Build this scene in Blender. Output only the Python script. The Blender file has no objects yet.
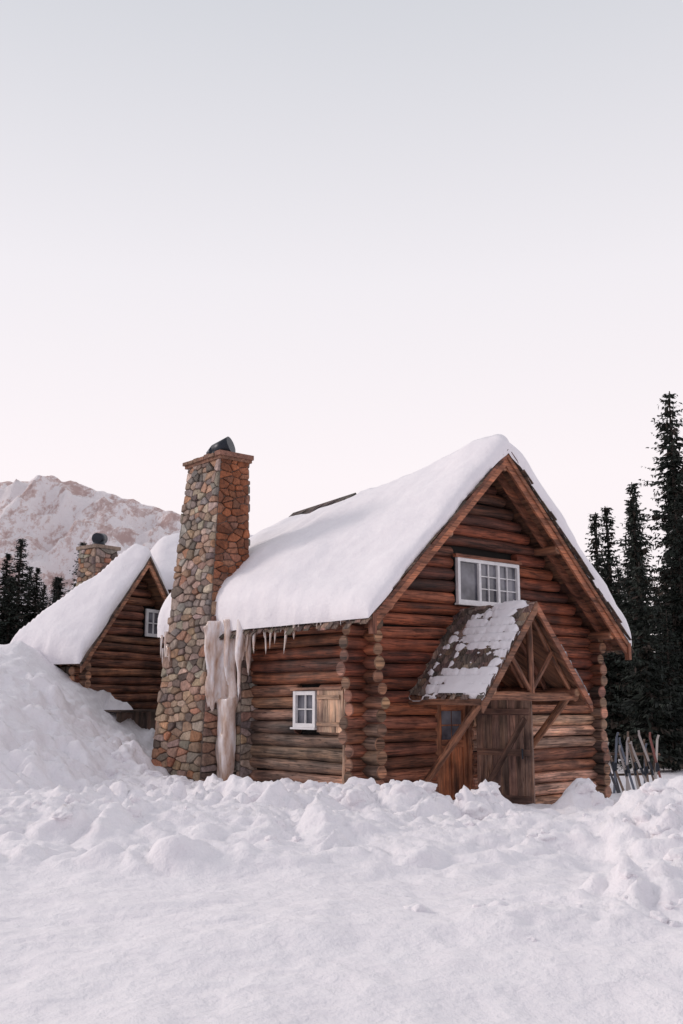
import bpy, math, random, bmesh
from mathutils import Vector, noise
random.seed(7)
R=random.random
def U(a,b): return a+(b-a)*random.random()
ZC=1.75
scene=bpy.context.scene
def V(*a): return Vector(a)
def sm(x):
    x=max(0.0,min(1.0,x)); return x*x*(3-2*x)
def fbm(x,y,sc,o=3,z=0.0): return noise.fractal(Vector((x*sc,y*sc,z)),1.0,2.0,o)

# ---------------------------------------------------------------- materials
def newmat(name):
    m=bpy.data.materials.new(name); m.use_nodes=True
    nt=m.node_tree; nt.nodes.clear()
    out=nt.nodes.new('ShaderNodeOutputMaterial'); b=nt.nodes.new('ShaderNodeBsdfPrincipled')
    nt.links.new(b.outputs[0],out.inputs[0]); return m,nt,b
def N(nt,t,**k):
    n=nt.nodes.new(t)
    for a,v in k.items(): setattr(n,a,v)
    return n
def ramp(nt,fac,stops):
    r=N(nt,'ShaderNodeValToRGB'); el=r.color_ramp.elements
    while len(el)<len(stops): el.new(0.5)
    for e,(p,c) in zip(el,stops):
        e.position=p; e.color=(c[0],c[1],c[2],1) if isinstance(c,tuple) else (c,c,c,1)
    nt.links.new(fac,r.inputs[0]); return r.outputs[0]
def mul(nt,a,b,f=1.0,mode='MULTIPLY'):
    m=N(nt,'ShaderNodeMixRGB',blend_type=mode); m.inputs[0].default_value=f
    nt.links.new(a,m.inputs[1]); nt.links.new(b,m.inputs[2]); return m.outputs[0]
def noisetex(nt,vec,scale,detail=4,rough=.55):
    n=N(nt,'ShaderNodeTexNoise'); n.inputs['Scale'].default_value=scale
    n.inputs['Detail'].default_value=detail; n.inputs['Roughness'].default_value=rough
    if vec is not None: nt.links.new(vec,n.inputs['Vector'])
    return n.outputs[0]
def bump(nt,h,b,strength,dist,prev=None):
    n=N(nt,'ShaderNodeBump'); n.inputs['Strength'].default_value=strength; n.inputs['Distance'].default_value=dist
    nt.links.new(h,n.inputs['Height'])
    if prev is not None: nt.links.new(prev,n.inputs['Normal'])
    nt.links.new(n.outputs[0],b.inputs['Normal']); return n.outputs[0]

def wood_mat(name,grain=(1.3,26),rough=.75,lo=.35,dark=.25):
    m,nt,b=newmat(name)
    at=N(nt,'ShaderNodeAttribute',attribute_name='Col')
    uv=N(nt,'ShaderNodeUVMap'); mp=N(nt,'ShaderNodeMapping'); mp.inputs['Scale'].default_value=(grain[0],grain[1],1)
    nt.links.new(uv.outputs[0],mp.inputs[0])
    g=noisetex(nt,mp.outputs[0],1.0,6,.65)
    c=mul(nt,at.outputs[0],ramp(nt,g,[(.3,lo),(.62,1.25)]))
    mp2=N(nt,'ShaderNodeMapping'); mp2.inputs['Scale'].default_value=(.55,14,1); mp2.inputs['Location'].default_value=(3,7,0)
    nt.links.new(uv.outputs[0],mp2.inputs[0])
    cr=noisetex(nt,mp2.outputs[0],1.0,3,.5)
    crk=ramp(nt,cr,[(.48,1.0),(.5,dark),(.52,1.0)])
    c=mul(nt,c,crk)
    mp3=N(nt,'ShaderNodeMapping'); mp3.inputs['Scale'].default_value=(.9,5,1); mp3.inputs['Location'].default_value=(13,2,0)
    nt.links.new(uv.outputs[0],mp3.inputs[0])
    st=noisetex(nt,mp3.outputs[0],1.0,4,.6)
    c=mul(nt,c,ramp(nt,st,[(.34,(.34,.31,.30)),(.5,(1,1,1)),(.68,(1.5,1.33,1.18))]))
    tc=N(nt,'ShaderNodeTexCoord')
    w=noisetex(nt,tc.outputs['Object'],1.6,4,.6)
    c=mul(nt,c,ramp(nt,w,[(.32,(.52,.48,.47)),(.6,(1.15,1.07,1.0))]))
    nt.links.new(c,b.inputs['Base Color']); b.inputs['Roughness'].default_value=rough
    p=bump(nt,g,b,.7,.025); bump(nt,crk,b,.7,.025,p)
    return m
M_LOG=wood_mat('log_wood',rough=.66)
M_BOARD=wood_mat('board_wood',(1.0,30),.7,.55,.5)
M_SHAKE=wood_mat('shake_wood',(2.5,45),.85,.45,.4)

def stone_mat():
    m,nt,b=newmat('field_stone')
    at=N(nt,'ShaderNodeAttribute',attribute_name='Col'); tc=N(nt,'ShaderNodeTexCoord')
    n1=noisetex(nt,tc.outputs['Object'],14,6,.7); n2=noisetex(nt,tc.outputs['Object'],1.8,4)
    c=mul(nt,at.outputs[0],ramp(nt,n1,[(.3,.5),(.7,1.4)])); c=mul(nt,c,ramp(nt,n2,[(.35,(.66,.61,.58)),(.65,(1.15,1.06,.98))]))
    nt.links.new(c,b.inputs['Base Color']); b.inputs['Roughness'].default_value=.85
    bump(nt,n1,b,.7,.03); return m
M_STONE=stone_mat()
def snow_mat(name,s1=1.0,big=.45,fine=.35):
    m,nt,b=newmat(name); tc=N(nt,'ShaderNodeTexCoord'); o=tc.outputs['Object']
    n1=noisetex(nt,o,3.0*s1,6,.58); n2=noisetex(nt,o,20,6,.72)
    nt.links.new(ramp(nt,n1,[(.3,(.88,.85,.875)),(.7,(.94,.915,.93))]),b.inputs['Base Color'])
    b.inputs['Roughness'].default_value=.65; b.inputs['Specular IOR Level'].default_value=.2
    p=bump(nt,n1,b,big,.14); bump(nt,n2,b,fine,.022,p); return m
M_SNOW=snow_mat('snow',1.0,.35,.25); M_GSNOW=snow_mat('trampled_snow',1.2,.6,.34)
def simple(name,col,rough=.6,metal=0.0,nscale=None,amt=.3):
    m,nt,b=newmat(name); b.inputs['Roughness'].default_value=rough; b.inputs['Metallic'].default_value=metal
    tc=N(nt,'ShaderNodeTexCoord'); n=noisetex(nt,tc.outputs['Object'],nscale or 8,4)
    r=ramp(nt,n,[(.3,tuple(c*(1-amt) for c in col)),(.7,tuple(c*(1+amt*.5) for c in col))])
    nt.links.new(r,b.inputs['Base Color']); return m
M_WHITE=simple('white_paint',(.80,.79,.79),.5,amt=.12)
M_METAL=simple('dark_metal',(.03,.035,.045),.4,.6)
M_MORTAR=simple('mortar',(.17,.135,.115),.9,nscale=20)
M_DARK=simple('dark_interior',(.012,.009,.007),.9)
def glass_mat():
    m,nt,b=newmat('window_glass'); tc=N(nt,'ShaderNodeTexCoord'); n=noisetex(nt,tc.outputs['Object'],1.7,3)
    nt.links.new(ramp(nt,n,[(.35,(.05,.05,.065)),(.65,(.22,.22,.25))]),b.inputs['Base Color'])
    b.inputs['Roughness'].default_value=.06; b.inputs['IOR'].default_value=1.7; return m
M_GLASS=glass_mat()
def ice_mat():
    m,nt,b=newmat('ice'); tc=N(nt,'ShaderNodeTexCoord')
    mp=N(nt,'ShaderNodeMapping'); mp.inputs['Scale'].default_value=(4,4,1.1); nt.links.new(tc.outputs['Object'],mp.inputs[0])
    n=noisetex(nt,mp.outputs[0],1.3,6,.6)
    nt.links.new(ramp(nt,n,[(.32,(.42,.24,.15)),(.47,(.68,.55,.48)),(.64,(.90,.86,.86))]),b.inputs['Base Color'])
    b.inputs['Roughness'].default_value=.15; b.inputs['Subsurface Weight'].default_value=.35
    b.inputs['Subsurface Radius'].default_value=(.12,.10,.09); b.inputs['Subsurface Scale'].default_value=.6; b.inputs['Coat Weight'].default_value=.6; b.inputs['Coat Roughness'].default_value=.08
    bump(nt,n,b,.6,.05); return m
M_ICE=ice_mat()
def needle_mat():
    m,nt,b=newmat('conifer_needles'); at=N(nt,'ShaderNodeAttribute',attribute_name='Col')
    nt.links.new(at.outputs[0],b.inputs['Base Color']); b.inputs['Roughness'].default_value=.8; b.inputs['Specular IOR Level'].default_value=.2
    return m
M_NEEDLE=needle_mat()
M_BARK=simple('bark',(.06,.045,.038),.95)
def colmat(name,rough=.5):
    m,nt,b=newmat(name); at=N(nt,'ShaderNodeAttribute',attribute_name='Col')
    nt.links.new(at.outputs[0],b.inputs['Base Color']); b.inputs['Roughness'].default_value=rough; return m
M_PAINT=colmat('ski_paint',.35)

# ---------------------------------------------------------------- mesh builder
class MB:
    def __init__(s,*mats): s.v=[];s.f=[];s.uv=[];s.c=[];s.m=[];s.sm=[];s.mats=mats
    def face(s,idx,uvs,col,mat=0,smooth=False):
        s.f.append(idx); s.uv.extend(uvs); s.c.append(col); s.m.append(mat); s.sm.append(smooth)
    def finish(s,name,parent=None,warp=None):
        if warp: s.v=[warp(p) for p in s.v]
        me=bpy.data.meshes.new(name); me.from_pydata([(p[0],p[1],p[2]+ZC) for p in s.v],[],s.f)
        for m in s.mats: me.materials.append(m)
        uvl=me.uv_layers.new(name='UVMap'); uvl.data.foreach_set('uv',[x for p in s.uv for x in p])
        ca=me.color_attributes.new('Col','FLOAT_COLOR','CORNER'); buf=[]
        for f,c in zip(s.f,s.c): buf.extend((c[0],c[1],c[2],1.0)*len(f))
        ca.data.foreach_set('color',buf)
        me.polygons.foreach_set('material_index',s.m); me.polygons.foreach_set('use_smooth',s.sm)
        me.update(); ob=bpy.data.objects.new(name,me); scene.collection.objects.link(ob)
        if parent: ob.parent=parent
        return ob
def empty(name):
    e=bpy.data.objects.new(name,None); scene.collection.objects.link(e); e.empty_display_size=.2; return e
def jit(c,a=.15):
    k=1+U(-a,a); return (max(0,c[0]*k*(1+U(-a,a)*.3)),c[1]*k*(1+U(-a,a)*.3),c[2]*k)
def box(mb,o,a,b,c,col,mat=0):
    n=len(mb.v); ps=[o,o+a,o+a+b,o+b,o+c,o+a+c,o+a+b+c,o+b+c]; mb.v.extend(ps)
    ax=max((a,b,c),key=lambda q:q.length).normalized(); off=(U(0,50),U(0,50))
    oth=[q.normalized() for q in sorted((a,b,c),key=lambda q:-q.length)[1:]]
    flip=(a.cross(b)).dot(c)<0
    for f in ((0,3,2,1),(4,5,6,7),(0,1,5,4),(1,2,6,5),(2,3,7,6),(3,0,4,7)):
        if flip: f=f[::-1]
        uv=[((ps[i]-o).dot(ax)+off[0],(ps[i]-o).dot(oth[0])+(ps[i]-o).dot(oth[1])+off[1]) for i in f]
        mb.face(tuple(n+i for i in f),uv,col,mat)
def beam(mb,p0,p1,w,h,col,mat=0,up=Vector((0,0,1))):
    d=p1-p0; s=d.cross(up)
    if s.length<1e-4: s=d.cross(Vector((1,0,0)))
    s.normalize(); u=s.cross(d).normalized()
    box(mb,p0-s*w/2-u*h/2,s*w,u*h,d,col,mat)
def log(mb,p0,p1,r,col,endcol=None,mat=0,seg=12,wob=.018,taper=1.0,step=.35):
    d=p1-p0; L=d.length; d.normalize()
    if L<.02: return
    s=d.cross(Vector((0,0,1)))
    if s.length<1e-3: s=Vector((1,0,0))
    s.normalize(); u=s.cross(d).normalized()
    n=max(2,int(L/step)+1); base=len(mb.v); off=(U(0,60),U(0,60)); ph=U(0,100)
    for i in range(n+1):
        t=i/n; c=p0+d*L*t+s*wob*noise.noise(Vector((ph,t*L*.6,0)))*2+u*wob*noise.noise(Vector((0,ph,t*L*.6)))*2
        rr=r*(1+(taper-1)*t)
        for k in range(seg):
            a=2*math.pi*k/seg
            q=rr*(1+.11*noise.noise(Vector((ph+math.cos(a)*1.1,math.sin(a)*1.1,t*L*1.1))))
            mb.v.append(c+s*math.cos(a)*q+u*math.sin(a)*q)
    cir=2*math.pi*r
    for i in range(n):
        for k in range(seg):
            k2=(k+1)%seg; a=base+i*seg+k; b=base+i*seg+k2
            u0=L*i/n+off[0];u1=L*(i+1)/n+off[0];v0=cir*k/seg+off[1];v1=cir*(k+1)/seg+off[1]
            mb.face((a,b,b+seg,a+seg),[(u0,v0),(u0,v1),(u1,v1),(u1,v0)],col,mat,True)
    ec=endcol or (min(1,col[0]*1.25),col[1]*1.25,col[2]*1.25)
    for j,(i,pt) in enumerate(((0,p0),(n,p1))):
        ids=[base+i*seg+k for k in range(seg)]
        dirn=-d if j==0 else d
        st=len(mb.v)
        for q in ids: mb.v.append(pt+(mb.v[q]-pt)*.88+dirn*.02)
        for k in range(seg):
            k2=(k+1)%seg
            f=(ids[k2],ids[k],st+k,st+k2) if j==0 else (ids[k],ids[k2],st+k2,st+k)
            mb.face(f,[(0,0),(0,.1),(.05,.1),(.05,0)],ec,mat,False)
        f=tuple(st+k for k in range(seg)); f=f[::-1] if j==0 else f
        mb.face(f,[((mb.v[q]-pt).dot(s)*.3+off[0],(mb.v[q]-pt).dot(u)*.5+off[1]) for q in f],ec,mat)

class Fr:
    def __init__(s,x,y,ang):
        a=math.radians(ang); s.o=V(x,y,0); s.a=V(math.cos(a),math.sin(a),0); s.b=V(-math.sin(a),math.cos(a),0)
    def __call__(s,p,t,z): return s.o+s.a*p+s.b*t+V(0,0,z)
A=Fr(3.51,21.0,40)
Zv=V(0,0,1)
def sag(p):
    q=p-A.o; s=q.dot(A.a); t=q.dot(A.b)
    return V(p.x,p.y,p.z-.056*max(0,t)*max(0,1-abs(s)/3.9))

# ---------------------------------------------------------------- stones
def clip(poly,p,n):
    out=[]
    for i in range(len(poly)):
        a=poly[i];b=poly[(i+1)%len(poly)]
        da=(a[0]-p[0])*n[0]+(a[1]-p[1])*n[1]; db=(b[0]-p[0])*n[0]+(b[1]-p[1])*n[1]
        if da<=0: out.append(a)
        if (da<0)!=(db<0) and abs(da-db)>1e-9:
            t=da/(da-db); out.append((a[0]+(b[0]-a[0])*t,a[1]+(b[1]-a[1])*t))
    return out
PAL=[(.33,.26,.21),(.38,.30,.24),(.26,.21,.18),(.42,.345,.285),(.35,.22,.155),(.19,.165,.155),(.52,.44,.375),(.40,.27,.19),(.29,.26,.24),(.38,.21,.135),(.14,.115,.105),(.40,.32,.27),(.29,.21,.165),(.34,.31,.295),(.22,.205,.20)]
def stoneface(mb,c4,outward,cell=(.34,.21),colf=None,depth=(.015,.08)):
    Aa,B,C,D=c4; W=((B-Aa).length+(C-D).length)/2; H=((D-Aa).length+(C-B).length)/2
    nrm=(B-Aa).cross(D-Aa).normalized(); flip=False
    if nrm.dot(outward)<0: nrm=-nrm; flip=True
    nx=max(1,round(W/cell[0])); ny=max(1,round(H/cell[1])); cw=W/nx; chh=H/ny
    seeds=[]
    for j in range(ny):
        sh=U(-.5,.5)
        for i in range(-1,nx+1):
            x=(i+.5+sh+U(-.32,.32))*cw
            if x<.02 or x>W-.02 or R()<.20: continue
            seeds.append((x,(j+.5+U(-.30,.30))*chh))
    def M(u,v):
        u/=W; v/=H; return Aa*(1-u)*(1-v)+B*u*(1-v)+C*u*v+D*(1-u)*v
    for sx,sy in seeds:
        poly=[(0,0),(W,0),(W,H),(0,H)]
        for qx,qy in seeds:
            dx=qx-sx;dy=qy-sy
            if (dx==0 and dy==0) or abs(dx)>1.2 or abs(dy)>.7: continue
            poly=clip(poly,((sx+qx)/2,(sy+qy)/2),(dx,dy*3.0))
            if len(poly)<3: break
        if len(poly)<3: continue
        cx=sum(p[0] for p in poly)/len(poly); cy=sum(p[1] for p in poly)/len(poly)
        pp=[]
        for i in range(len(poly)):
            a=poly[i];b=poly[(i+1)%len(poly)]
            pp.append((a[0]*.85+b[0]*.15,a[1]*.85+b[1]*.15)); pp.append((a[0]*.15+b[0]*.85,a[1]*.15+b[1]*.85))
        dep=U(*depth); col=jit(random.choice(PAL),.28)
        if colf: col=colf(col,cx/W,cy/H)
        tx,ty=U(-.05,.05),U(-.08,.08)
        n=len(pp); base=len(mb.v)
        g=.010
        def inset(p,m):
            dx,dy=p[0]-cx,p[1]-cy; L=math.hypot(dx,dy)+1e-6; k=max(.35,1-m/L); return (cx+dx*k,cy+dy*k)
        for m_,dd in ((g,0),(g+.004,dep*.7),(g+.024,dep)):
            for p in pp:
                q=inset(p,m_); mb.v.append(M(*q)+nrm*(dd+(tx*(q[0]-cx)+ty*(q[1]-cy))*(1 if dd else 0)))
        for r in range(2):
            for i in range(n):
                i2=(i+1)%n; f=(base+r*n+i,base+r*n+i2,base+(r+1)*n+i2,base+(r+1)*n+i)
                if flip: f=f[::-1]
                mb.face(f,[(0,0)]*4,col,0,False)
        f=tuple(base+2*n+i for i in range(n))
        if flip: f=f[::-1]
        mb.face(f,[(0,0)]*n,col,0,False)
def frustum(mb,fr,b,t,z0,z1,col,mat):
    n=len(mb.v); bs=[(b[0],b[2]),(b[1],b[2]),(b[1],b[3]),(b[0],b[3])]; ts=[(t[0],t[2]),(t[1],t[2]),(t[1],t[3]),(t[0],t[3])]
    mb.v.extend([fr(p[0],p[1],z0) for p in bs]+[fr(p[0],p[1],z1) for p in ts])
    for f in ((0,3,2,1),(4,5,6,7),(0,1,5,4),(1,2,6,5),(2,3,7,6),(3,0,4,7)):
        mb.face(tuple(n+i for i in f),[(0,0)]*4,col,mat)
def chimney(mb,fr,b,t,z0,z1,colf=None,cell=(.27,.15)):
    frustum(mb,fr,b,t,z0,z1,(.2,.17,.15),1)
    P=lambda q,i,j,z: fr(q[i],q[j],z)
    sides=[((0,2),(1,2),-fr.b),((1,2),(1,3),fr.a),((1,3),(0,3),fr.b),((0,3),(0,2),-fr.a)]
    for k,((a1,a2),(b1,b2),o) in enumerate(sides):
        cf=(lambda c,u,v,k=k: colf(c,u,v,k)) if colf else None
        stoneface(mb,(P(b,a1,a2,z0),P(b,b1,b2,z0),P(t,b1,b2,z1),P(t,a1,a2,z1)),o,cell,cf)

# ---------------------------------------------------------------- snow sheets
def edge_samples(a,b,r,n):
    L=b-a; out=[]
    for k in range(8): out.append(a+r*(1-math.cos(math.pi/2*k/8)))
    for k in range(n+1): out.append(a+r+(L-2*r)*k/n)
    for k in range(7,-1,-1): out.append(b-r*(1-math.cos(math.pi/2*k/8)))
    return out
def snowsheet(name,parent,fr,s0,s1,t0,t1,rz,T,r=.28,ns=50,nt=50,bulge=.10,warp=None):
    mb=MB(M_SNOW); S=edge_samples(s0,s1,r,ns); TT=edge_samples(t0,t1,r,nt); W=len(TT)
    for s in S:
        for t in TT:
            ds=min(s-s0,s1-s); dt=min(t-t0,t1-t)
            e=1.0
            for d in (ds,dt):
                q=1-min(1,max(0,d/r)); e*=math.sqrt(max(0,1-q*q))
            th=T(s,t)*e
            n1=fbm(s,t,.6,3,3.3)*.12+fbm(s,t,2.0,2,8)*.03
            z=rz(s,t)+(th+n1*e if T(s,t)>.0 else th)
            wv=.08*fbm(s,t,1.4,3,6)
            bs=(bulge*e*(.6+T(s,t))+wv)*(1-min(1,ds/r)); bt=(bulge*e+wv)*(1-min(1,dt/r))
            sx=s+(bs if s>(s0+s1)/2 else -bs); tx=t+(bt if t>(t0+t1)/2 else -bt)
            mb.v.append(fr(sx,tx,z))
    for i in range(len(S)-1):
        for j in range(W-1):
            a=i*W+j; mb.face((a,a+W,a+W+1,a+1),[(0,0)]*4,(1,1,1),0,True)
    return mb.finish(name,parent,warp)

# ================================================================= LOG CABIN
cab=empty('log_cabin')
RZ=5.33; MM=.955; SL=-3.85; SR=4.14; TE=7.45; TW=.70; WL=-3.4; WR=3.7
def rz(s,t=0): return RZ-MM*abs(s)
walls=MB(M_LOG,M_DARK)
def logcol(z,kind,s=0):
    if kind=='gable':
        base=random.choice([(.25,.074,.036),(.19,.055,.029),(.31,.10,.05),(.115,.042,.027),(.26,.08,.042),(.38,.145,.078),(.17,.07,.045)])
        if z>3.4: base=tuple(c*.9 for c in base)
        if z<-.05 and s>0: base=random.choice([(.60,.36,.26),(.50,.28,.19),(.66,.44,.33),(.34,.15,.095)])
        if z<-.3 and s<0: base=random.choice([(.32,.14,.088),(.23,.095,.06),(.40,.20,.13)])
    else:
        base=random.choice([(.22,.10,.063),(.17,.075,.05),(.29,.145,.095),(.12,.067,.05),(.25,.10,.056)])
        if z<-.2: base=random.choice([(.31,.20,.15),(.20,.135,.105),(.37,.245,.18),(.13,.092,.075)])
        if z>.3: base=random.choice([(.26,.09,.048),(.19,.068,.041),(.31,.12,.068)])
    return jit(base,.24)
PIT=.252; r0=.127
z=-2.70
gw=(-1.01,1.05,1.96,3.0); door=(-1.58,-.50,-3.0,.06)
while z<RZ-.45:
    lim=(RZ-.30-z)/MM
    a=max(WL-U(.38,.62),-lim); b=min(WR+U(.26,.45),lim)
    if a<b:
        segs=[(a,b)]
        for op in (gw,door):
            if z+.10>op[2] and z-.10<op[3]:
                ns=[]
                for (p,q) in segs:
                    if q<op[0] or p>op[1]: ns.append((p,q))
                    else:
                        if p<op[0]: ns.append((p,op[0]))
                        if q>op[1]: ns.append((op[1],q))
                segs=ns
        for p,q in segs:
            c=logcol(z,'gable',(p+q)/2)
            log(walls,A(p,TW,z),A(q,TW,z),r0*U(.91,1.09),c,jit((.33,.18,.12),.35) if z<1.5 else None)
    zs=z+PIT/2
    for sw,t0,t1 in ((WL,TW-U(.34,.58),7.1),(WR,TW-U(.30,.4),7.1)):
        if zs<rz(sw)-.32:
            ss=[(t0,t1)]
            if sw==WL and zs+.1>-.58 and zs-.1<.21: ss=[(t0,1.98),(2.76,t1)]
            for p,q in ss:
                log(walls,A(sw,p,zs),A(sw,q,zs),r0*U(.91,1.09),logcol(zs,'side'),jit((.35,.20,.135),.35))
    z+=PIT
back=MB(M_DARK)
back.v+= [A(WL+.02,TW+.05,-2.8),A(WR,TW+.05,-2.8),A(WR,TW+.05,rz(WR)-.25),A(0,TW+.05,RZ-.25),A(WL+.02,TW+.05,rz(WL)-.2)]
back.face((0,1,2,3,4),[(0,0)]*5,(1,1,1))
box(back,A(WL+.05,TW+.06,-2.8),A.b*6.3,A.a*.05,Zv*4.6,(1,1,1))
box(back,A(WR-.07,TW+.06,-2.8),A.b*6.3,A.a*.05,Zv*4.0,(1,1,1))
n=len(back.v)
back.v+= [A(WL+.02,7.05,-2.8),A(WR,7.05,-2.8),A(WR,7.05,rz(WR)-.35),A(0,7.05,RZ-.65),A(WL+.02,7.05,rz(WL)-.3)]
back.face((n,n+4,n+3,n+2,n+1),[(0,0)]*5,(1,1,1))
back.finish('inner_wall',cab)
log(walls,A(WL-.24,1.0,-2.2),A(WL-.22,.98,rz(WL-.4)-.05),.06,(.46,.33,.25),wob=.02)
walls.finish('log_walls',cab)

roof=MB(M_BOARD,M_SHAKE)
def slope(mb,fr,sa,za,sb,zb,t0,t1,th,col,mat=0):
    o=fr(sa,t0,za); box(mb,o,fr(sb,t0,zb)-o,fr.b*(t1-t0),V(0,0,-th),col,mat)
for sgn,e in ((-1,SL),(1,SR)):
    nb=14
    for k in range(nb):
        a=e*k/nb; b=e*(k+1)/nb-.006*sgn
        slope(roof,A,a,rz(a)-.05,b,rz(b)-.05,0.0,TE,.06,jit((.20,.10,.065),.2))
    slope(roof,A,0,RZ-.001,e*1.0,rz(e)-.001,-.05,TE+.05,.045,(.11,.085,.075),1)
for sgn,e in ((-1,SL),(1,SR)):
    t=-.10
    while t<TE:
        w=U(.09,.2)
        for lay in range(2):
            ex=U(.12,.30)-lay*.05
            a=e-sgn*.4; b=e+sgn*ex
            slope(roof,A,a,rz(a)+.02-lay*.04,b,rz(b)-.01-lay*.05-U(0,.05),t,t+w-.008,.026,jit((.19,.145,.125),.4),1)
        t+=w
    s=.05
    while s<abs(e)-.1:
        w=U(.14,.24)
        a=sgn*s; b=sgn*(s+w*1.25)
        slope(roof,A,a,rz(a)+.035,b,rz(b)+.055,-.13-U(0,.09),.35,.022,jit((.15,.11,.09),.3),1)
        s+=w
t=4.9
while t<TE+.03:
    w=U(.09,.17); 
    slope(roof,A,0.0,RZ+.12,-.36-U(0,.14),rz(.36)+.08+U(0,.03),t,t+w-.008,.03,jit((.12,.10,.095),.3),1)
    slope(roof,A,0.0,RZ+.125,.34,rz(.34)+.085,t,t+w-.008,.03,jit((.12,.10,.095),.3),1)
    t+=w
roof.finish('roof',cab,sag)
trim=MB(M_BOARD,M_LOG)
BC=(.42,.18,.105)
def barge(fr,RZx,m,e,t,w,th,col,drop=0,ext=.0):
    sg=1 if e>0 else -1
    ee=e+sg*ext
    o=fr(0,t,RZx-drop); box(trim,o,fr(ee,t,RZx-m*abs(ee)-drop)-o,fr.b*th,V(0,0,-w),col)
for e in (SL,SR):
    barge(A,RZ,MM,e,-.075,.31,.055,BC,.055,.06)
    barge(A,RZ,MM,e*.985,-.115,.12,.038,jit((.31,.135,.085)),.05,.05)
    barge(A,RZ,MM,e*.97,.30,.22,.08,(.28,.12,.075),.115)
    sg=1 if e>0 else -1
    box(trim,A(e-sg*.02,-.12,rz(e)-.45),A.a*sg*.10,A.b*.12,Zv*.39,jit((.28,.12,.075)))
    box(trim,A(e,0,rz(e)-.06),A.b*TE,A.a*sg*.03,V(0,0,-.16),jit((.22,.12,.085)))
    for k in range(13):
        t=.35+k*.55
        a=e-sg*.85; b=e-sg*.05
        log(trim,A(a,t,rz(a)-.20),A(b,t,rz(b)-.20),.055,jit((.27,.13,.085)),mat=1,seg=8)
for s in (0,-1.75,1.75,WL+.02,WR-.02):
    zz=rz(s)-(.32 if s else .36)
    log(trim,A(s,-.02 if abs(s)<3 else .02,zz),A(s,1.2,zz),.11,jit((.24,.11,.07)),(.36,.19,.12),mat=1)
log(trim,A(WL-.12,.2,rz(WL-.12)-.42),A(WL-.12,5.0,rz(WL-.12)-.42),.10,(.22,.11,.075),mat=1)
trim.finish('bargeboards_and_rafters',cab)

def Tmain(s,t):
    b=.49-.32*sm((t-.6)/3.0)*(1-sm(abs(s)/1.5))
    b+=.46*sm((t-.5)/3.8)*sm((-s-1.2)/2.2)
    b-=.08*(1-sm(t/1.0))*sm(-s/2.5)
    b+=.18*sm((s-.1)/.6)
    b-=.30*sm((t-4.7)/.5)*(1-sm((abs(s)-.12)/.35))
    return max(.0,b)
snowsheet('roof_snow',cab,A,SL-.20,SR+.16,-.14,TE+.05,lambda s,t: rz(s)+.02 - (.10*math.exp(-(s/.25)**2)),Tmain,.38,64,80,.17,sag)

# windows
win=MB(M_WHITE,M_GLASS,M_BOARD)
def window(fr_o,ua,n,w,h,panes,fw=.06,dep=.07,mullw=.05,mw=.022):
    W=(.8,.8,.8)
    box(win,fr_o-n*.02,ua*w,Zv*h,n*.012,W,1)
    box(win,fr_o,ua*fw,Zv*h,n*dep,W); box(win,fr_o+ua*(w-fw),ua*fw,Zv*h,n*dep,W)
    box(win,fr_o+ua*fw,ua*(w-2*fw),Zv*fw,n*(dep-.004),W); box(win,fr_o+ua*fw+Zv*(h-fw),ua*(w-2*fw),Zv*fw,n*(dep-.004),W)
    box(win,fr_o-ua*.04-Zv*.04,ua*(w+.08),Zv*.038,n*(dep+.04),W)
    x=fw; iw=w-2*fw
    for idx,(fr,nc,nr) in enumerate(panes):
        pw=iw*fr
        if idx>0: box(win,fr_o+ua*(x-mullw/2)+Zv*fw,ua*mullw,Zv*(h-2*fw),n*(dep-.012),W)
        for c in range(1,nc): box(win,fr_o+ua*(x+pw*c/nc-mw/2)+Zv*fw,ua*mw,Zv*(h-2*fw),n*.035,W)
        for r in range(1,nr): box(win,fr_o+ua*x+Zv*(fw+(h-2*fw)*r/nr-mw/2),ua*pw,Zv*mw,n*.031,W)
        x+=pw
window(A(-.97,TW-.13,2.0),A.a,-A.b,1.98,.96,[(.34,1,1),(.33,2,3),(.33,2,3)],.075,mullw=.07)
window(A(WL-.13,2.72,-.54),-A.b,-A.a,.72,.72,[(1,2,2)],.08)
for k in range(4):
    box(win,A(WL-.17,1.93-k*.2,-.62),-A.b*.195,Zv*.84,-A.a*.03,jit((.58,.41,.31),.14),2)
for zz in (-.5,.02):
    box(win,A(WL-.203,1.91,zz),-A.b*.70,Zv*.08,-A.a*.025,(.46,.32,.23),2)
box(win,A(WL-.10,2.80,.19),-A.b*1.65,Zv*.06,-A.a*.12,(.30,.17,.12),2)
box(win,A(-1.04,TW-.12,2.965),A.a*2.12,Zv*.07,-A.b*.10,(.28,.12,.075),2)
win.finish('windows',cab)

# door
dr=MB(M_BOARD,M_GLASS,M_METAL)
DC=(.44,.18,.09)
dw=door[1]-door[0]
box(dr,A(door[0],TW-.06,-2.4),A.a*.12,A.b*.16,Zv*2.46,(.30,.14,.08))
box(dr,A(door[1]-.12,TW-.06,-2.4),A.a*.12,A.b*.16,Zv*2.46,(.30,.14,.08))
box(dr,A(door[0]+.12,TW-.055,-.07),A.a*(dw-.24),A.b*.15,Zv*.13,(.30,.14,.08))
x0=door[0]+.12; ww=dw-.24
box(dr,A(x0,TW+.02,-2.3),A.a*ww,A.b*.05,Zv*2.22,DC)
for (a,b,c,d) in ((0,.1,-2.3,-.08),(ww-.1,ww,-2.3,-.08),(.1,ww-.1,-.2,-.08),(.1,ww-.1,-.95,-.8),(.1,ww-.1,-2.3,-2.1),(ww/2-.03,ww/2+.03,-2.1,-.95)):
    box(dr,A(x0+a,TW-.015,c),A.a*(b-a),A.b*.033,Zv*(d-c),jit(DC,.08))
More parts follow.
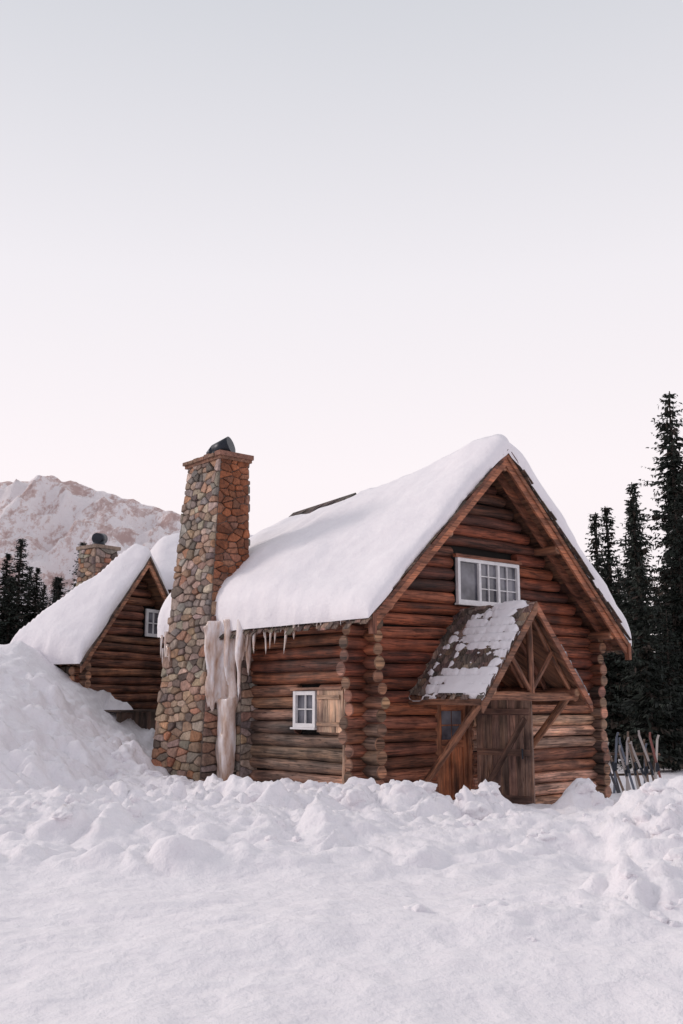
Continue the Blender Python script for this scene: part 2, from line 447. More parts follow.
for c in range(2):
    for r in range(2):
        box(dr,A(x0+.12+c*(ww-.24)/2+.01,TW+.006,-.79+r*.30),A.a*((ww-.24)/2-.03),A.b*.012,Zv*.27,(1,1,1),1)
hx,ht=door[1]+.02,TW-.16
dirl=(A.a*.18-A.b*.98).normalized(); nl=V(dirl.y,-dirl.x,0)
if nl.dot(A.a)>0: nl=-nl
for k in range(7):
    box(dr,A(hx,ht,-2.45)+dirl*(k*.185),dirl*.179,Zv*(2.47+U(-.015,.015)),-nl*(.045+U(0,.008)),jit((.35,.24,.195),.16))
for zz in (-2.0,-1.1,-.3):
    box(dr,A(hx,ht,zz)+dirl*.03+nl*.003,dirl*1.22,Zv*.13,nl*.03,jit((.27,.18,.14)))
p=A(hx,ht,0)+nl*.02
beam(dr,p+dirl*.10+V(0,0,-1.92),p+dirl*1.15+V(0,0,-.36),.03,.12,(.25,.165,.13))
beam(dr,p+dirl*1.10+nl*.05+V(0,0,-1.15),p+dirl*1.10+nl*.05+V(0,0,-.95),.03,.03,(.1,.1,.1),2)
dr.finish('doors',cab)

# porch
PC=-.80; PH=1.53; PZ=1.88; PM=1.18; PT0=-1.32; PT1=.60
pz=lambda s,t=0: PZ-PM*abs(s-PC)
por=MB(M_BOARD,M_LOG,M_SHAKE)
for sg in (-1,1):
    a=PC; b=PC+sg*PH
    slope(por,A,a,PZ-.03,b,pz(b)-.03,PT0,PT1,.05,(.26,.14,.09))
    rows=11
    for r in range(rows+1):
        d0=PH*(1-r/rows)
        t=PT0-.07
        while t<PT1:
            w=U(.10,.21); lo=min(PH+.09,d0+U(.0,.10)); hi=max(0,d0-.27)
            if lo>.02:
                slope(por,A,PC+sg*hi,pz(PC+hi)+.002+U(0,.01),PC+sg*lo,pz(PC+lo)+.04+U(0,.03),t,t+w-.012,.025,jit(random.choice([(.24,.19,.17),(.16,.13,.12),(.31,.25,.22),(.20,.145,.12)]),.3),2)
            t+=w
    o=A(PC,PT0-.11,PZ+.0); box(por,o,A(PC+sg*(PH+.1),PT0-.11,pz(PC+PH+.1)+.0)-o,A.b*.05,V(0,0,-.19),(.34,.15,.095) if sg>0 else (.25,.13,.085))
    box(por,A(b,PT0,pz(b)-.05),A.b*(PT1-PT0),A.a*sg*.03,V(0,0,-.12),(.25,.13,.085))
    for t in (PT0+.15,PT0+.75,PT0+1.35):
        log(por,A(PC,t,PZ-.17),A(b-sg*.1,t,pz(b-sg*.1)-.17),.05,jit((.33,.16,.10)),mat=1,seg=8)
    sp=PC+sg*(PH-.28)
    log(por,A(sp,PT0-.02,pz(sp)-.24),A(sp,TW,pz(sp)-.24),.085,jit((.32,.15,.095)),(.46,.27,.17),mat=1)
    log(por,A(sp,TW-.08,-1.75),A(sp,PT0+.22,pz(sp)-.30),.075,(.44,.22,.135) if sg<0 else (.36,.18,.105),mat=1)
log(por,A(PC-PH+.12,PT0+.12,.07),A(PC+PH-.12,PT0+.12,.07),.085,(.37,.185,.115),(.5,.3,.2),mat=1)
log(por,A(PC,PT0+.12,.12),A(PC,PT0+.12,PZ-.25),.065,(.35,.175,.11),mat=1)
for sg in (-1,1):
    log(por,A(PC+sg*.05,PT0+.12,.22),A(PC+sg*.62,PT0+.12,.92),.05,(.33,.16,.10),mat=1)
log(por,A(PC,PT0,PZ-.17),A(PC,TW,PZ-.17),.07,(.32,.16,.10),mat=1)
por.finish('porch',cab)
def psnow(name,sa,sb,T,nn=110):
    mb=MB(M_SNOW); S=[sa+(sb-sa)*k/nn for k in range(nn+1)]; TT=[PT0-.08+(PT1-PT0+.06)*k/nn for k in range(nn+1)]
    for s in S:
        for t in TT: mb.v.append(A(s,t,pz(s)+T(s,t)))
    W=len(TT)
    for i in range(nn):
        for j in range(nn):
            a=i*W+j; mb.face((a,a+W,a+W+1,a+1),[(0,0)]*4,(1,1,1),0,True)
    mb.finish(name,cab)
def TP(s,t):
    d=abs(s-PC)/PH; q=(t-PT0)/(PT1-PT0)
    row=((d-.02)*11)%1.0
    f=.44+fbm(s*1.0,t*1.0,2.0,4,5.0)*.95-.60*sm((q-.55)/.4)+.22*sm(d)*(1-q)-.45*sm((.08-d)/.08)-.25*sm((.04-q)/.04)
    f-=.72*(row)**2*U(.7,1.1)
    return -.05+.155*sm(f*1.3+.38)
psnow('porch_snow',PC-PH-.04,PC-.005,TP)
psnow('porch_snow_far',PC+.005,PC+PH+.04,TP)

# chimney
def rust(c,u,v,k):
    if k==0:
        f=min(1,sm((v-.38)/.35)*U(.45,.95)+.22)
        kk=U(.5,1.2); g=(.33*kk,.12*kk,.055*kk)
        return tuple(c[i]*(1-f)+g[i]*f for i in range(3))
    if k==3 and v<.45:
        return (c[0]*1.15,c[1]*1.07,c[2]*.98)
    return c
ch=MB(M_STONE,M_MORTAR,M_METAL)
chimney(ch,A,(-4.42,-3.1,4.95,7.15),(-3.99,-3.23,5.02,6.42),-2.4,5.5,rust)
chimney(ch,A,(-3.78,-3.3,4.32,5.0),(-3.74,-3.3,4.4,5.0),-2.4,1.35,None,(.3,.16))
def slabstones(fr,s0,s1,t0,t1,z0,z1,col):
    box(ch,fr(s0,t0,z0),fr.a*(s1-s0),fr.b*(t1-t0),Zv*(z1-z0),col,0)
slabstones(A,-4.06,-3.17,4.95,6.49,5.46,5.53,(.26,.14,.095))
for k in range(7):
    t=4.92+k*.229; slabstones(A,-4.09-U(0,.03),-3.14,t,t+.22,5.532,5.532+U(.07,.11),jit((.24,.14,.10),.25))
def tube(mb,p0,p1,r0_,r1_,col,mat,seg=20,cap=True):
    d=(p1-p0).normalized(); s=d.cross(Zv)
    if s.length<1e-3: s=V(1,0,0)
    s.normalize();u=s.cross(d); b=len(mb.v)
    for p,r in ((p0,r0_),(p1,r1_)):
        for k in range(seg):
            a=2*math.pi*k/seg; mb.v.append(p+s*math.cos(a)*r+u*math.sin(a)*r)
    for k in range(seg):
        k2=(k+1)%seg; mb.face((b+k,b+k2,b+seg+k2,b+seg+k),[(0,0)]*4,col,mat,True)
    if cap:
        mb.face(tuple(b+k for k in range(seg))[::-1],[(0,0)]*seg,col,mat); mb.face(tuple(b+seg+k for k in range(seg)),[(0,0)]*seg,col,mat)
cc=A(-3.62,5.55,5.6)
tube(ch,cc,cc+V(0,0,.16),.27,.25,(1,1,1),2)
cd=(V(.9,-.3,.28)).normalized()
tube(ch,cc+V(0,0,.26)-cd*.20,cc+V(0,0,.26)+cd*.24,.17,.22,(1,1,1),2)
tube(ch,cc+V(0,0,.26)-cd*.40,cc+V(0,0,.26)-cd*.20,.06,.17,(1,1,1),2)
ch.finish('stone_chimney',cab)

# ice
def mkice(name,remesh):
    ob=ice.finish(name,cab)
    if remesh:
        m=ob.modifiers.new('fuse','REMESH'); m.mode='VOXEL'; m.voxel_size=.028; m.use_smooth_shade=True
        m2=ob.modifiers.new('soft','SMOOTH'); m2.iterations=4; m2.factor=.5
    return ob
ice=MB(M_ICE)
def icicle(p,L,r,seg=10,tip=.15,col=(1,1,1),lean=(0,0)):
    n=max(5,int(L/.10)); b=len(ice.v); ph=U(0,99)
    for i in range(n+1):
        t=i/n; rr=r*((1-t)**.7*(1-tip)+tip*(1-t**6))*(1+.5*noise.noise(Vector((ph,t*L*2.5,0))))+.002
        c=p+V(.09*noise.noise(Vector((ph,t*L,3)))+lean[0]*t,.06*noise.noise(Vector((ph,t*L,9)))+lean[1]*t,-L*t)
        for k in range(seg):
            a=2*math.pi*k/seg; q=rr*(1+.3*noise.noise(Vector((math.cos(a)*1.5+ph,math.sin(a)*1.5,t*L*1.2))))
            ice.v.append(c+V(math.cos(a)*q,math.sin(a)*q,0))
    for i in range(n):
        for k in range(seg):
            k2=(k+1)%seg; a=b+i*seg+k; c2=b+i*seg+k2
            ice.face((a,a+seg,c2+seg,c2),[(0,0)]*4,col,0,True)
    ice.face(tuple(b+k for k in range(seg)),[(0,0)]*seg,col,0,True)
    ice.face(tuple(b+n*seg+k for k in range(seg))[::-1],[(0,0)]*seg,col,0,True)
ez=rz(SL)-.02
for k in range(10):
    t=U(4.4,4.92); s=U(-4.02,-3.9); icicle(A(s,t,ez),U(2.6,3.7),U(.06,.11),tip=.5,lean=(U(.0,.12),0))
for k in range(4): icicle(A(-3.95,4.5+k*.1,ez-1.6),2.1,U(.11,.16),tip=.95)
for k in range(14): icicle(A(U(-4.08,-3.85),U(4.0,4.93),ez+.1),U(.3,1.9),U(.07,.14),tip=.1)
for k in range(9): icicle(A(U(-4.40,-4.05),U(4.80,4.92),ez+U(-.1,.15)),U(.4,1.9),U(.06,.12),tip=.1)
for k in range(4): icicle(A(U(-4.25,-4.0),4.9,ez-U(.5,1.2)),U(.6,1.9),U(.05,.08),tip=.25)
mkice('frozen_meltwater',True)
ice=MB(M_ICE)
for t in (2.55,2.62,3.0,3.08,3.2,3.25,3.9,3.97,4.05,2.1,3.6,3.45,2.85,1.5,2.9): icicle(A(SL-.12,t+U(-.03,.03),ez-.03),U(.15,.75),U(.022,.052),8)
for k in range(26): icicle(A(SL-.14,U(.3,4.2),ez-.05),U(.05,.25),U(.012,.025),6)
for k in range(6): icicle(A(-4.30+U(-.05,.1),6.6+U(-.1,.4),1.4+U(-.2,.2)),U(.3,1.1),U(.03,.07),8)
mkice('icicles',False)

# ------------------------------------------------ rear wing (gable) and link
B=Fr(-5.5,28.0,62)
BZ=3.96; BM=1.18; BL=-2.5; BR=2.0
bz=lambda s,t=0: BZ-max(BM*abs(s),1.5*max(0,t-.45))
w2=MB(M_LOG,M_BOARD,M_SHAKE,M_WHITE,M_GLASS,M_DARK)
z=-1.5
while z<BZ-.4:
    lim=(BZ-.25-z)/BM; a=max(-2.1-U(.2,.4),-lim); b=min(1.9,lim)
    segs=[(a,b)]
    if z+.09>1.75 and z-.09<2.6: segs=[(a,.30),(1.0,b)]
    for p,q in segs:
        if q-p>.1: log(w2,B(p,.42,z),B(q,.42,z),.112,jit(random.choice([(.34,.16,.10),(.27,.12,.078),(.22,.095,.06)]),.15),(.5,.3,.2))
    zs=z+.112
    if zs<bz(-2.1)-.15: log(w2,B(-2.1,.42-.3,zs),B(-2.1,3,zs),.112,jit((.24,.14,.10)),(.5,.3,.2))
    z+=.225
n=len(w2.v); w2.v+=[B(-2.1,.45,-2),B(1.9,.45,-2),B(1.9,.45,bz(1.9)-.2),B(0,.45,BZ-.2),B(-2.1,.45,bz(2.1)-.2)]
w2.face((n,n+1,n+2,n+3,n+4),[(0,0)]*5,(1,1,1),5)
for sg,e in ((-1,BL),(1,BR)):
    S=[e*k/8 for k in range(9)]
    for k in range(8):
        o=B(S[k],0,BZ-BM*abs(S[k])); box(w2,o,B(S[k+1],0,BZ-BM*abs(S[k+1]))-o,B.b*.65,V(0,0,-.10),jit((.2,.11,.07)),1)
    o=B(0,-.07,BZ+.02); box(w2,o,B(e*1.02,-.07,BZ+.02-BM*abs(e*1.02))-o,B.b*.05,V(0,0,-.28),(.54,.28,.18),1)
    o=B(0,-.11,BZ+.05); box(w2,o,B(e*1.04,-.11,BZ+.05-BM*abs(e*1.04))-o,B.b*.06,V(0,0,-.09),(.16,.12,.10),2)
box(w2,B(BL,0,bz(BL)-.02),B.b*2.3,B.a*.9+V(0,0,.9*BM),V(0,0,-.09),(.17,.12,.10),2)
for k in range(7): log(w2,B(BL+.08,.2+k*.3,bz(BL)-.1),B(BL+.6,.2+k*.3,bz(BL)+.5),.05,jit((.25,.14,.1)),seg=8)
for k in range(15):
    box(w2,B(-2.32,.35+k*.16,-1.2),B.b*.155,Zv*2.05,B.a*.03,jit((.13,.10,.09),.25),1)
for k in range(12):
    box(w2,B(-1.9+k*.17,-.75,-1.6),B.a*.165,Zv*(1.30+U(-.03,.03)),B.b*.03,jit((.22,.17,.145),.2),1)
box(w2,B(-2.0,-.95,-.30),B.a*2.2,B.b*1.3,V(0,0,.05),(.17,.13,.11),2)
o=B(.32,.28,1.78); n_=-B.b
box(w2,o,B.a*.66,Zv*.78,n_*.02,(1,1,1),4)
for (a,b,c,d) in ((0,.09,0,.78),(.57,.66,0,.78),(.09,.57,0,.09),(.09,.57,.69,.78),(.315,.345,.09,.69),(.09,.315,.37,.40),(.345,.57,.37,.40)):
    box(w2,o+B.a*a+Zv*c+n_*.021,B.a*(b-a),Zv*(d-c),n_*.04,(1,1,1),3)
w2.finish('rear_wing',cab)
snowsheet('rear_wing_snow',cab,B,BL-.1,BR+.1,-.08,3.4,lambda s,t:bz(s,t)+.02,lambda s,t:.42+.15*sm((-s)/2)+.15*sm(t/1.5)-.08*(1-sm(t/.5)),.28,44,44,.12)
C=Fr(-3.2,31.0,4)
lk=MB(M_LOG,M_BOARD)
cz=lambda s,t: 4.75-.95*abs(t)-1.3*max(0,-s-2.4)
for k in range(26):
    z=-1.6+k*.24
    if z<3.4: log(lk,C(-2.7,-1.2,z),C(3.0,-1.2,z),.125,jit((.24,.12,.08)))
    if z<1.5: log(lk,C(-2.7,3.0,z),C(3.0,3.0,z),.125,jit((.24,.12,.08)))
    lim=min(3.0,(4.55-z)/.95)
    if lim>.2:
        log(lk,C(3.0,-min(1.2,lim),z+.12),C(3.0,lim,z+.12),.125,jit((.24,.12,.08)))
        if z<3: log(lk,C(-2.7,-1.2,z+.12),C(-2.7,lim,z+.12),.125,jit((.24,.12,.08)))
for sg,L_ in ((-1,1.5),(1,3.5)):
    o=C(-2.4,0,4.75); box(lk,o,C(-2.4,sg*L_,4.75-.95*L_)-o,C.a*5.7,V(0,0,-.12),(.16,.11,.09),1)
lk.finish('link_wing',cab)
snowsheet('link_wing_snow',cab,C,-3.1,3.4,-1.65,3.6,lambda s,t:cz(s,t)+.02,lambda s,t:.42,.3,40,40,.08)
c2=MB(M_STONE,M_MORTAR,M_METAL); D=Fr(-7.3,29.6,50)
chimney(c2,D,(-.46,.46,-.46,.46),(-.38,.38,-.40,.40),.4,4.42,None,(.24,.14))
box(c2,D(-.46,-.48,4.422),D.a*.92,D.b*.96,Zv*.10,(.30,.24,.20),0)
tube(c2,D(0,0,4.52),D(0,0,4.68),.2,.18,(1,1,1),2); tube(c2,D(-.16,-.1,4.76),D(.2,.1,4.80),.16,.17,(1,1,1),2)
c2.finish('rear_stone_chimney',cab)

# ================================================================= GROUND
BERM=[(-4.6,21.6,.22),(-3.4,20.3,.30),(-2.0,19.2,.26),(-.9,18.4,.20),(.4,17.5,.40),(1.6,17.0,.38),(2.5,16.7,.18),(3.2,16.3,.03)]
def berm(x,y):
    best=1e9;h=0;side=0
    for i in range(len(BERM)-1):
        ax,ay,ah=BERM[i];bx,by,bh=BERM[i+1]
        dx,dy=bx-ax,by-ay; t=max(0,min(1,((x-ax)*dx+(y-ay)*dy)/(dx*dx+dy*dy)))
        px,py=ax+dx*t,ay+dy*t; d=math.hypot(x-px,y-py)
        if d<best: best=d; h=ah+(bh-ah)*t; side=y-py
    w=.70 if side>0 else 1.6
    return h*math.exp(-(best/w)**2)
def G(x,y,cx,cy,h,sx,sy=None): return h*math.exp(-((x-cx)/sx)**2-((y-cy)/(sy or sx))**2)
def ridge(x,y,sc,z): return 1-2*abs(noise.noise(Vector((x*sc,y*sc,z))))
def puff(x,y,sc,z): return 2*abs(noise.noise(Vector((x*sc,y*sc,z))))
def ground(x,y):
    z=-1.88-.46*sm((y-17.5)/5)*sm((x-1.0)/2.6)
    lb=sm((y-11.5)/14.5)*sm((-x-3.0)/5.6)
    z+=3.10*lb
    if -30<x<30 and 0<y<45:
        wx=x+.30*fbm(x,y,.9,2,21); wy=y+.30*fbm(x,y,.9,2,31)
        b=berm(wx,wy)
        m1=G(wx,wy,4.75,13.7,.70,1.10,1.30)+G(wx,wy,6.6,14.6,.7,1.5)+G(x,y,4.35,18.6,.50,.36)
        m2=G(wx,wy,-.8,14.8,.28,1.8,.9)+G(wx,wy,2.0,14.2,.22,1.6,1.0)+G(wx,wy,-4.2,14.8,.48,1.9,1.5)+G(wx,wy,-2.3,17.0,.20,.9)+G(wx,wy,.6,12.9,.10,1.2,.6)
        # banks left and right of the packed path
        m3=G(wx,wy,3.4,9.7,.30,1.5,.75)+G(wx,wy,1.7,8.6,.17,1.3,.5)+G(wx,wy,3.0,7.6,.14,1.2,.45)+G(wx,wy,-2.2,11.9,.15,2.4,.4)
        z+=b+m1+m2+m3
        near=sm((y-10.2)/2.8)
        mask=min(1,b*3+m1*1.8+m2*2.6+m3*2.8+.6*sm(lb*3)*(1-.5*lb)+.12+.14*near)*(.32+.68*max(near,min(1,m3*5)))
        z+=.12*fbm(x,y,.28,3,1)+.06*fbm(x,y,.8,3,2)*(.6+.4*near)
        cm=.35+1.1*sm(.5+fbm(x,y,.45,2,17)*1.3)
        z+=mask*(.18*(ridge(wx,wy,.8,4)-.45)*cm+.24*(puff(wx,wy,1.5,5)-.3)*cm+.13*(puff(wx,wy,3.1,6)-.3)*cm+.06*(puff(x,y,6.5,6)-.3)+.03*fbm(x,y,5,3,3))
        z+=.012*fbm(x,y,5,3,13)+.035*fbm(x,y*.7,1.5,3,15)
        # packed ski/vehicle tracks along the path
        if y<13 and near<1:
            c0=9.6+.22*x+.25*math.sin(x*.6)
            for off in (-.55,-.30,.45,.72):
                z-=.028*math.exp(-((y-c0-off)/.075)**2)*(1-near)*(.6+.8*noise.noise(Vector((x*.8,off*9,0))))
        z+=.12*lb*math.sin((y*1.5-x*.7)+2.5*fbm(x,y,.4,2,3))+.08*lb*fbm(x,y,1.8,3,5)
    else:
        z+=.12*fbm(x,y,.28,3,1)
    d=math.hypot(x,y)
    if d>60: z+=(d-60)*.006*(1 if x<0 else 0)+1.2*fbm(x,y,.02,3,1)*sm((d-60)/60)
    return z
def axis(a,b,st,lo,hi,g=1.35):
    L=[a+st*i for i in range(int((b-a)/st)+1)]; s=st; p=L[-1]
    while p<hi: s*=g; p+=s; L.append(p)
    s=st;p=L[0]
    while p>lo: s*=g; p-=s; L.insert(0,p)
    return L
xs=axis(-9.5,8.5,.055,-3000,3000); ys=axis(4.4,23.5,.055,-3000,3500,1.2)
gv=[(x,y,ground(x,y)+ZC) for y in ys for x in xs]; W=len(xs)
gf=[(j*W+i,j*W+i+1,(j+1)*W+i+1,(j+1)*W+i) for j in range(len(ys)-1) for i in range(W-1)]
me=bpy.data.meshes.new('snow_ground'); me.from_pydata(gv,[],gf); me.materials.append(M_GSNOW)
me.polygons.foreach_set('use_smooth',[True]*len(gf)); me.update()
go=bpy.data.objects.new('snow_ground',me); scene.collection.objects.link(go)

cl=MB(M_GSNOW)
bm=bmesh.new(); bmesh.ops.create_icosphere(bm,subdivisions=3,radius=1); bm.verts.ensure_lookup_table()
IV=[v.co.copy() for v in bm.verts]; IF=[tuple(v.index for v in f.verts) for f in bm.faces]; bm.free()
def clump(x,y,r):
    b=len(cl.v); ph=U(0,99); z=ground(x,y)+r*U(-.6,-.2); sq=(U(.8,1.4),U(.8,1.4),U(.6,.95)); an=U(0,3)
    for v in IV:
        q=1+.55*noise.noise(v*1.2+Vector((ph,0,0)))+.25*noise.noise(v*3.2+Vector((0,ph,0)))
        X=v.x*r*q*sq[0];Y=v.y*r*q*sq[1]
        cl.v.append(V(x+X*math.cos(an)-Y*math.sin(an),y+X*math.sin(an)+Y*math.cos(an),z+v.z*r*q*sq[2]))
    for f in IF: cl.face(tuple(b+i for i in f),[(0,0)]*3,(1,1,1),0,True)
for k in range(110):
    i=random.randrange(len(BERM)-2); t=R(); a=BERM[i];c=BERM[i+1]
    clump(a[0]+(c[0]-a[0])*t+random.gauss(0,.4),a[1]+(c[1]-a[1])*t+random.gauss(-.3,.55),abs(random.gauss(.07,.06))+.04)
for k in range(45): clump(random.gauss(4.6,.8),random.gauss(13.3,.9),abs(random.gauss(.05,.05))+.03)
for k in range(8): clump(random.gauss(4.35,.22),random.gauss(18.5,.2),U(.08,.18))
for k in range(35): clump(U(.6,4.5),random.gauss(9.2,.8),abs(random.gauss(.025,.025))+.02)
for k in range(45): clump(U(-5,3),random.gauss(14.5,.8),abs(random.gauss(.05,.04))+.025)
cl.finish('snow_clumps')

# ================================================================= TREES
def conifer(name,h,rad,seed,dens=1.0,tone=1.0,skew=.8,ragged=.0):
    random.seed(seed); mb=MB(M_NEEDLE,M_BARK)
    log(mb,V(0,0,-.6-ZC),V(U(-.1,.1),U(-.1,.1),h-ZC),h*.013+.03,(.05,.04,.035),mat=1,seg=7,taper=.12,step=1.0)
    z=h*.06
    while z<h-.05:
        f=1-z/h; rr=rad*(f**skew)*(.35+.65*sm(z/(h*.12)))*(1+ragged*noise.noise(Vector((seed,z*1.3,0)))*1.6)
        nb=int((5+3*f)*dens)+1
        lay=U(.72-ragged*.3,1.15)
        for k in range(nb):
            a=U(0,6.283); L=rr*lay*U(.5,1.25)+.10; d=V(math.cos(a),math.sin(a),0); sd=V(-d.y,d.x,0)
            dr=U(.20,.6)*(.4+f*.9); c0=U(.55,1.5)*tone; col=(.028*c0,.034*c0,.028*c0)
            if R()<.15: col=(.050*c0,.040*c0,.032*c0)
            n=max(2,int(L/.17))
            for i in range(n+1):
                t=(i+U(-.2,.4))/n; t=max(.02,min(1.03,t))
                p=V(0,0,z-ZC)+d*L*t+V(0,0,-dr*L*t+ .30*L*t*t)
                wd=(.10+.26*(1-t)*min(1,L))*U(.7,1.3)
                for sgn in (-1,1):
                    b=len(mb.v); o=(d*U(.4,1)+sd*sgn*U(.5,1.1)+V(0,0,-U(.1,.7))).normalized()
                    wv=(V(0,0,1)*U(-.4,.9)+d*U(.2,.9)-sd*sgn*.4).normalized()*wd*.30
                    ln=wd*U(.9,1.7)
                    mb.v+=[p-wv*.5,p+o*ln*.5-wv,p+o*ln,p+o*ln*.45+wv]
                    mb.face((b,b+1,b+2,b+3),[(0,0)]*4,jit(col,.25),0)
                if R()<.5:
                    b=len(mb.v); ln=U(.1,.28); mb.v+=[p-d*.05,p+sd*.05-V(0,0,ln*.5),p-V(0,0,ln),p-sd*.05-V(0,0,ln*.4)]
                    mb.face((b,b+1,b+2,b+3),[(0,0)]*4,jit(col,.25),0)
        z+=U(.13,.24)*(.55+.6*f)*(1+ragged*.5)
    return mb.finish(name)
protos=[conifer('spruce_tree',14.5,2.2,11,.9,ragged=.5,skew=.6),conifer('spruce_tree',10.5,1.7,12,1.15,ragged=.3),conifer('spruce_tree',10.0,1.3,13,.95,ragged=.4,skew=.7),conifer('spruce_tree',7.5,1.5,14,1.1,ragged=.3)]
PH_=[14.5,10.5,10.0,7.5]
random.seed(99)
used=set()
def place(pi,x,y,htop,parent=None,wide=1.0):
    zb=ground(x,y)
    if parent is None and pi not in used: ob=protos[pi]; used.add(pi)
    else:
        ob=bpy.data.objects.new('spruce_tree' if parent is None else 'spruce',protos[pi].data); scene.collection.objects.link(ob)
    sc=(htop-zb)/PH_[pi]; ob.location=(x,y,zb+ZC); ob.scale=(sc*U(.9,1.1)*wide,sc*U(.9,1.1)*wide,sc); ob.rotation_euler=(U(-.02,.02),U(-.02,.02),U(0,6.28))
    if parent: ob.parent=parent
    return ob
for pi,x,y,ht in ((0,12.9,38,12.1),(1,10.75,36,7.9),(2,11.5,42,8.2),(2,11.9,46,8.7),(3,10.2,33.5,4.6),(1,12.4,36,7.2),(3,11.4,38,6.0),(1,13.8,40,10.3),(3,9.9,37,4.3),(2,13.0,44,8.9),(3,11.0,34,3.0)):
    place(pi,x,y,ht)
fo=empty('distant_spruce_forest')
for k in range(34):
    y=U(46,75); x=y*U(.235,.46); place(random.choice([1,2,3]),x,y,y*U(.075,.14),fo)
fl=empty('distant_spruce_grove')
for x,y,ht,pi in ((-18.0,55,8.9,2),(-19.0,56,8.2,1),(-17.2,56,7.4,1),(-16.5,57,7.0,2),(-15.9,56,6.9,3),(-14.6,55,8.7,2),(-14.9,57,7.0,3),(-14.1,56,7.4,3),(-20.0,55,8.6,1),(-17.6,53,6.6,3),(-18.6,52,6.6,3),(-13.6,58,6.2,3),(-15.4,60,7.0,1),(-18.9,60,8.0,1),(-16.2,54,6.2,1),(-19.6,53,7.0,3),(-15.2,53,5.8,1)):
    place(pi,x,y,ht,fl,1.35)

# ================================================================= SKI RACK
sk=empty('ski_rack'); random.seed(5)
rk=MB(M_LOG,M_PAINT,M_METAL); K=Fr(7.45,27.0,8)
gz=ground(7.45,27)
for s in (-.9,.85):
    log(rk,K(s,.0,gz-.3),K(s,.05,gz+1.0),.04,(.2,.13,.1),seg=8)
log(rk,K(-1.0,.0,gz+.92),K(1.0,.03,gz+.86),.035,(.22,.14,.1),seg=8)
log(rk,K(-.95,.02,gz+.35),K(.95,.03,gz+.38),.03,(.22,.14,.1),seg=8)
for k in range(22):
    s=-.98+k*.092+U(-.04,.04); L=U(1.15,1.65); lean=U(-.7,.5); col=random.choice([(.05,.05,.06),(.45,.4,.37),(.25,.08,.06),(.12,.14,.18),(.55,.5,.45),(.2,.13,.09)])
    p0=K(s,-.30,gz-.15); d=(K(s+lean*.7,.02,gz-.15+L)-p0).normalized(); p1=p0+d*L
    beam(rk,p0,p1,.06,.02,col,1,up=K.b)
    beam(rk,p1,p1+(d*.8-K.b*.5).normalized()*.14,.055,.018,col,1,up=K.b)
    beam(rk,p0+d*L*.42-K.b*.03,p0+d*L*.56-K.b*.03,.05,.05,(.03,.03,.03),2,up=K.b)
rk.finish('skis_and_rails',sk)

# ================================================================= MOUNTAIN
prof=[(-1200,.12),(-850,.19),(-560,.220),(-490,.2265),(-440,.2275),(-400,.222),(-350,.210),(-290,.197),(-235,.185),(-160,.165),(-90,.135),(0,.09),(150,.03),(400,.0)]
def pf(x):
    for i in range(len(prof)-1):
        if prof[i][0]<=x<=prof[i+1][0]:
            t=(x-prof[i][0])/(prof[i+1][0]-prof[i][0]); return prof[i][1]+(prof[i+1][1]-prof[i][1])*t
    return prof[0][1] if x<prof[0][0] else 0
mv=[];mf=[];NX=360;NY=150
for j in range(NY+1):
    y=900+ j/NY*900
    for i in range(NX+1):
        x=-1200+1600*i/NX
        h=pf(x)*1500
        f=sm((y-900)/600)*.35+.65*((y-900)/600) if y<1500 else 1-.9*((y-1500)/300)
        rd=1-abs(noise.noise(Vector((x*.007+y*.002,y*.0022,1))))*2; r2=1-abs(noise.noise(Vector((x*.02,y*.007,4))))*2
        amp=h*.15*min(1,max(.0,(y-900)/250))*(1-.75*math.exp(-((y-1500)/60)**2))
        z=h*f+amp*(rd*.6+r2*.4+.5*fbm(x,y,.02,5,2)-.5)+fbm(x,y,.05,4,9)*3
        mv.append((x,y,z-5))
for j in range(NY):
    for i in range(NX):
        a=j*(NX+1)+i; mf.append((a,a+1,a+NX+2,a+NX+1))
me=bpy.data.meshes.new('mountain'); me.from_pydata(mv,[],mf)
m,nt,b=newmat('mountain_rock_snow_and_haze'); tc=N(nt,'ShaderNodeTexCoord')
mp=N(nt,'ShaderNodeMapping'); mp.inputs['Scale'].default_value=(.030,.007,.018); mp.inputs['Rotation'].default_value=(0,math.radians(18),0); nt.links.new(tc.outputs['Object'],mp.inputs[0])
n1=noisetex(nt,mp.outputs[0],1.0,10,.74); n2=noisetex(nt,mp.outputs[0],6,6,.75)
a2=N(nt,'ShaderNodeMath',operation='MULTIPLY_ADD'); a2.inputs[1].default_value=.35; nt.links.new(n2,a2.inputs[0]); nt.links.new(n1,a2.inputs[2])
c=ramp(nt,a2.outputs[0],[(.58,(.58,.42,.39)),(.65,(.76,.62,.59)),(.70,(.96,.90,.90))])  # rock and snow tones, paled and pinkened to paint distance haze into the colour
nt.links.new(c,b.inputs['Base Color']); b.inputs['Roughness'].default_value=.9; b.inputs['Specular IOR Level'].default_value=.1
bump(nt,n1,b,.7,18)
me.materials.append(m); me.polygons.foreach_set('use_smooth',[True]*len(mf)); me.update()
mo=bpy.data.objects.new('mountain',me); scene.collection.objects.link(mo)

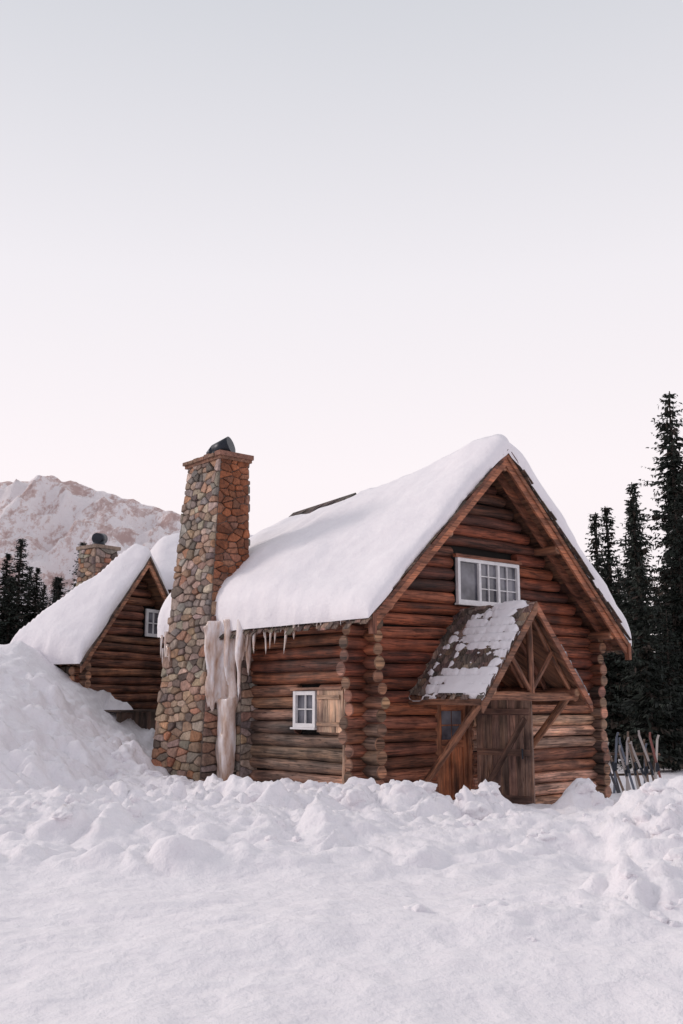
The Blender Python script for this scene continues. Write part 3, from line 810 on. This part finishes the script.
# ================================================================= LIGHT
SUN_EL=math.radians(25); SUN_AZ=math.radians(284)
w=bpy.data.worlds.new('World'); scene.world=w; w.use_nodes=True; nt=w.node_tree; nt.nodes.clear()
out=N(nt,'ShaderNodeOutputWorld'); tc=N(nt,'ShaderNodeTexCoord'); sp=N(nt,'ShaderNodeSeparateXYZ'); nt.links.new(tc.outputs['Generated'],sp.inputs[0])
r=ramp(nt,sp.outputs[2],[(0.0,(.98,.885,.895)),(.22,(.98,.905,.925)),(.40,(.88,.845,.88)),(.62,(.66,.67,.715)),(1.0,(.68,.68,.73))])
mpy=N(nt,'ShaderNodeMapRange'); mpy.inputs[1].default_value=-1; mpy.inputs[2].default_value=1; nt.links.new(sp.outputs[1],mpy.inputs[0])
r2=ramp(nt,mpy.outputs[0],[(0.05,(.66,.65,.71)),(.60,(1,1,1))])
cm_=mul(nt,r,r2)
bg1=N(nt,'ShaderNodeBackground'); bg1.inputs[1].default_value=1.0; nt.links.new(cm_,bg1.inputs[0])
sky=N(nt,'ShaderNodeTexSky',sky_type='NISHITA'); sky.sun_disc=False; sky.sun_elevation=SUN_EL; sky.sun_rotation=SUN_AZ
bg2=N(nt,'ShaderNodeBackground'); bg2.inputs[1].default_value=.005; nt.links.new(sky.outputs[0],bg2.inputs[0])
ads=N(nt,'ShaderNodeAddShader'); nt.links.new(bg1.outputs[0],ads.inputs[0]); nt.links.new(bg2.outputs[0],ads.inputs[1]); nt.links.new(ads.outputs[0],out.inputs[0])
sd=bpy.data.lights.new('sun','SUN'); sd.energy=1.2; sd.angle=math.radians(13); sd.color=(1,.87,.81)
so=bpy.data.objects.new('sun',sd); scene.collection.objects.link(so)
d=Vector((math.sin(SUN_AZ)*math.cos(SUN_EL),math.cos(SUN_AZ)*math.cos(SUN_EL),math.sin(SUN_EL)))
so.rotation_euler=d.to_track_quat('Z','Y').to_euler(); so.location=(0,-5,20)

cam=bpy.data.cameras.new('camera'); cam.lens=35; cam.sensor_width=36; cam.clip_end=6000
co=bpy.data.objects.new('camera',cam); scene.collection.objects.link(co); co.location=(0,0,ZC); co.rotation_euler=(math.radians(90+10.7),0,0); scene.camera=co
scene.view_settings.view_transform='Standard'; scene.view_settings.look='None'; scene.view_settings.exposure=0
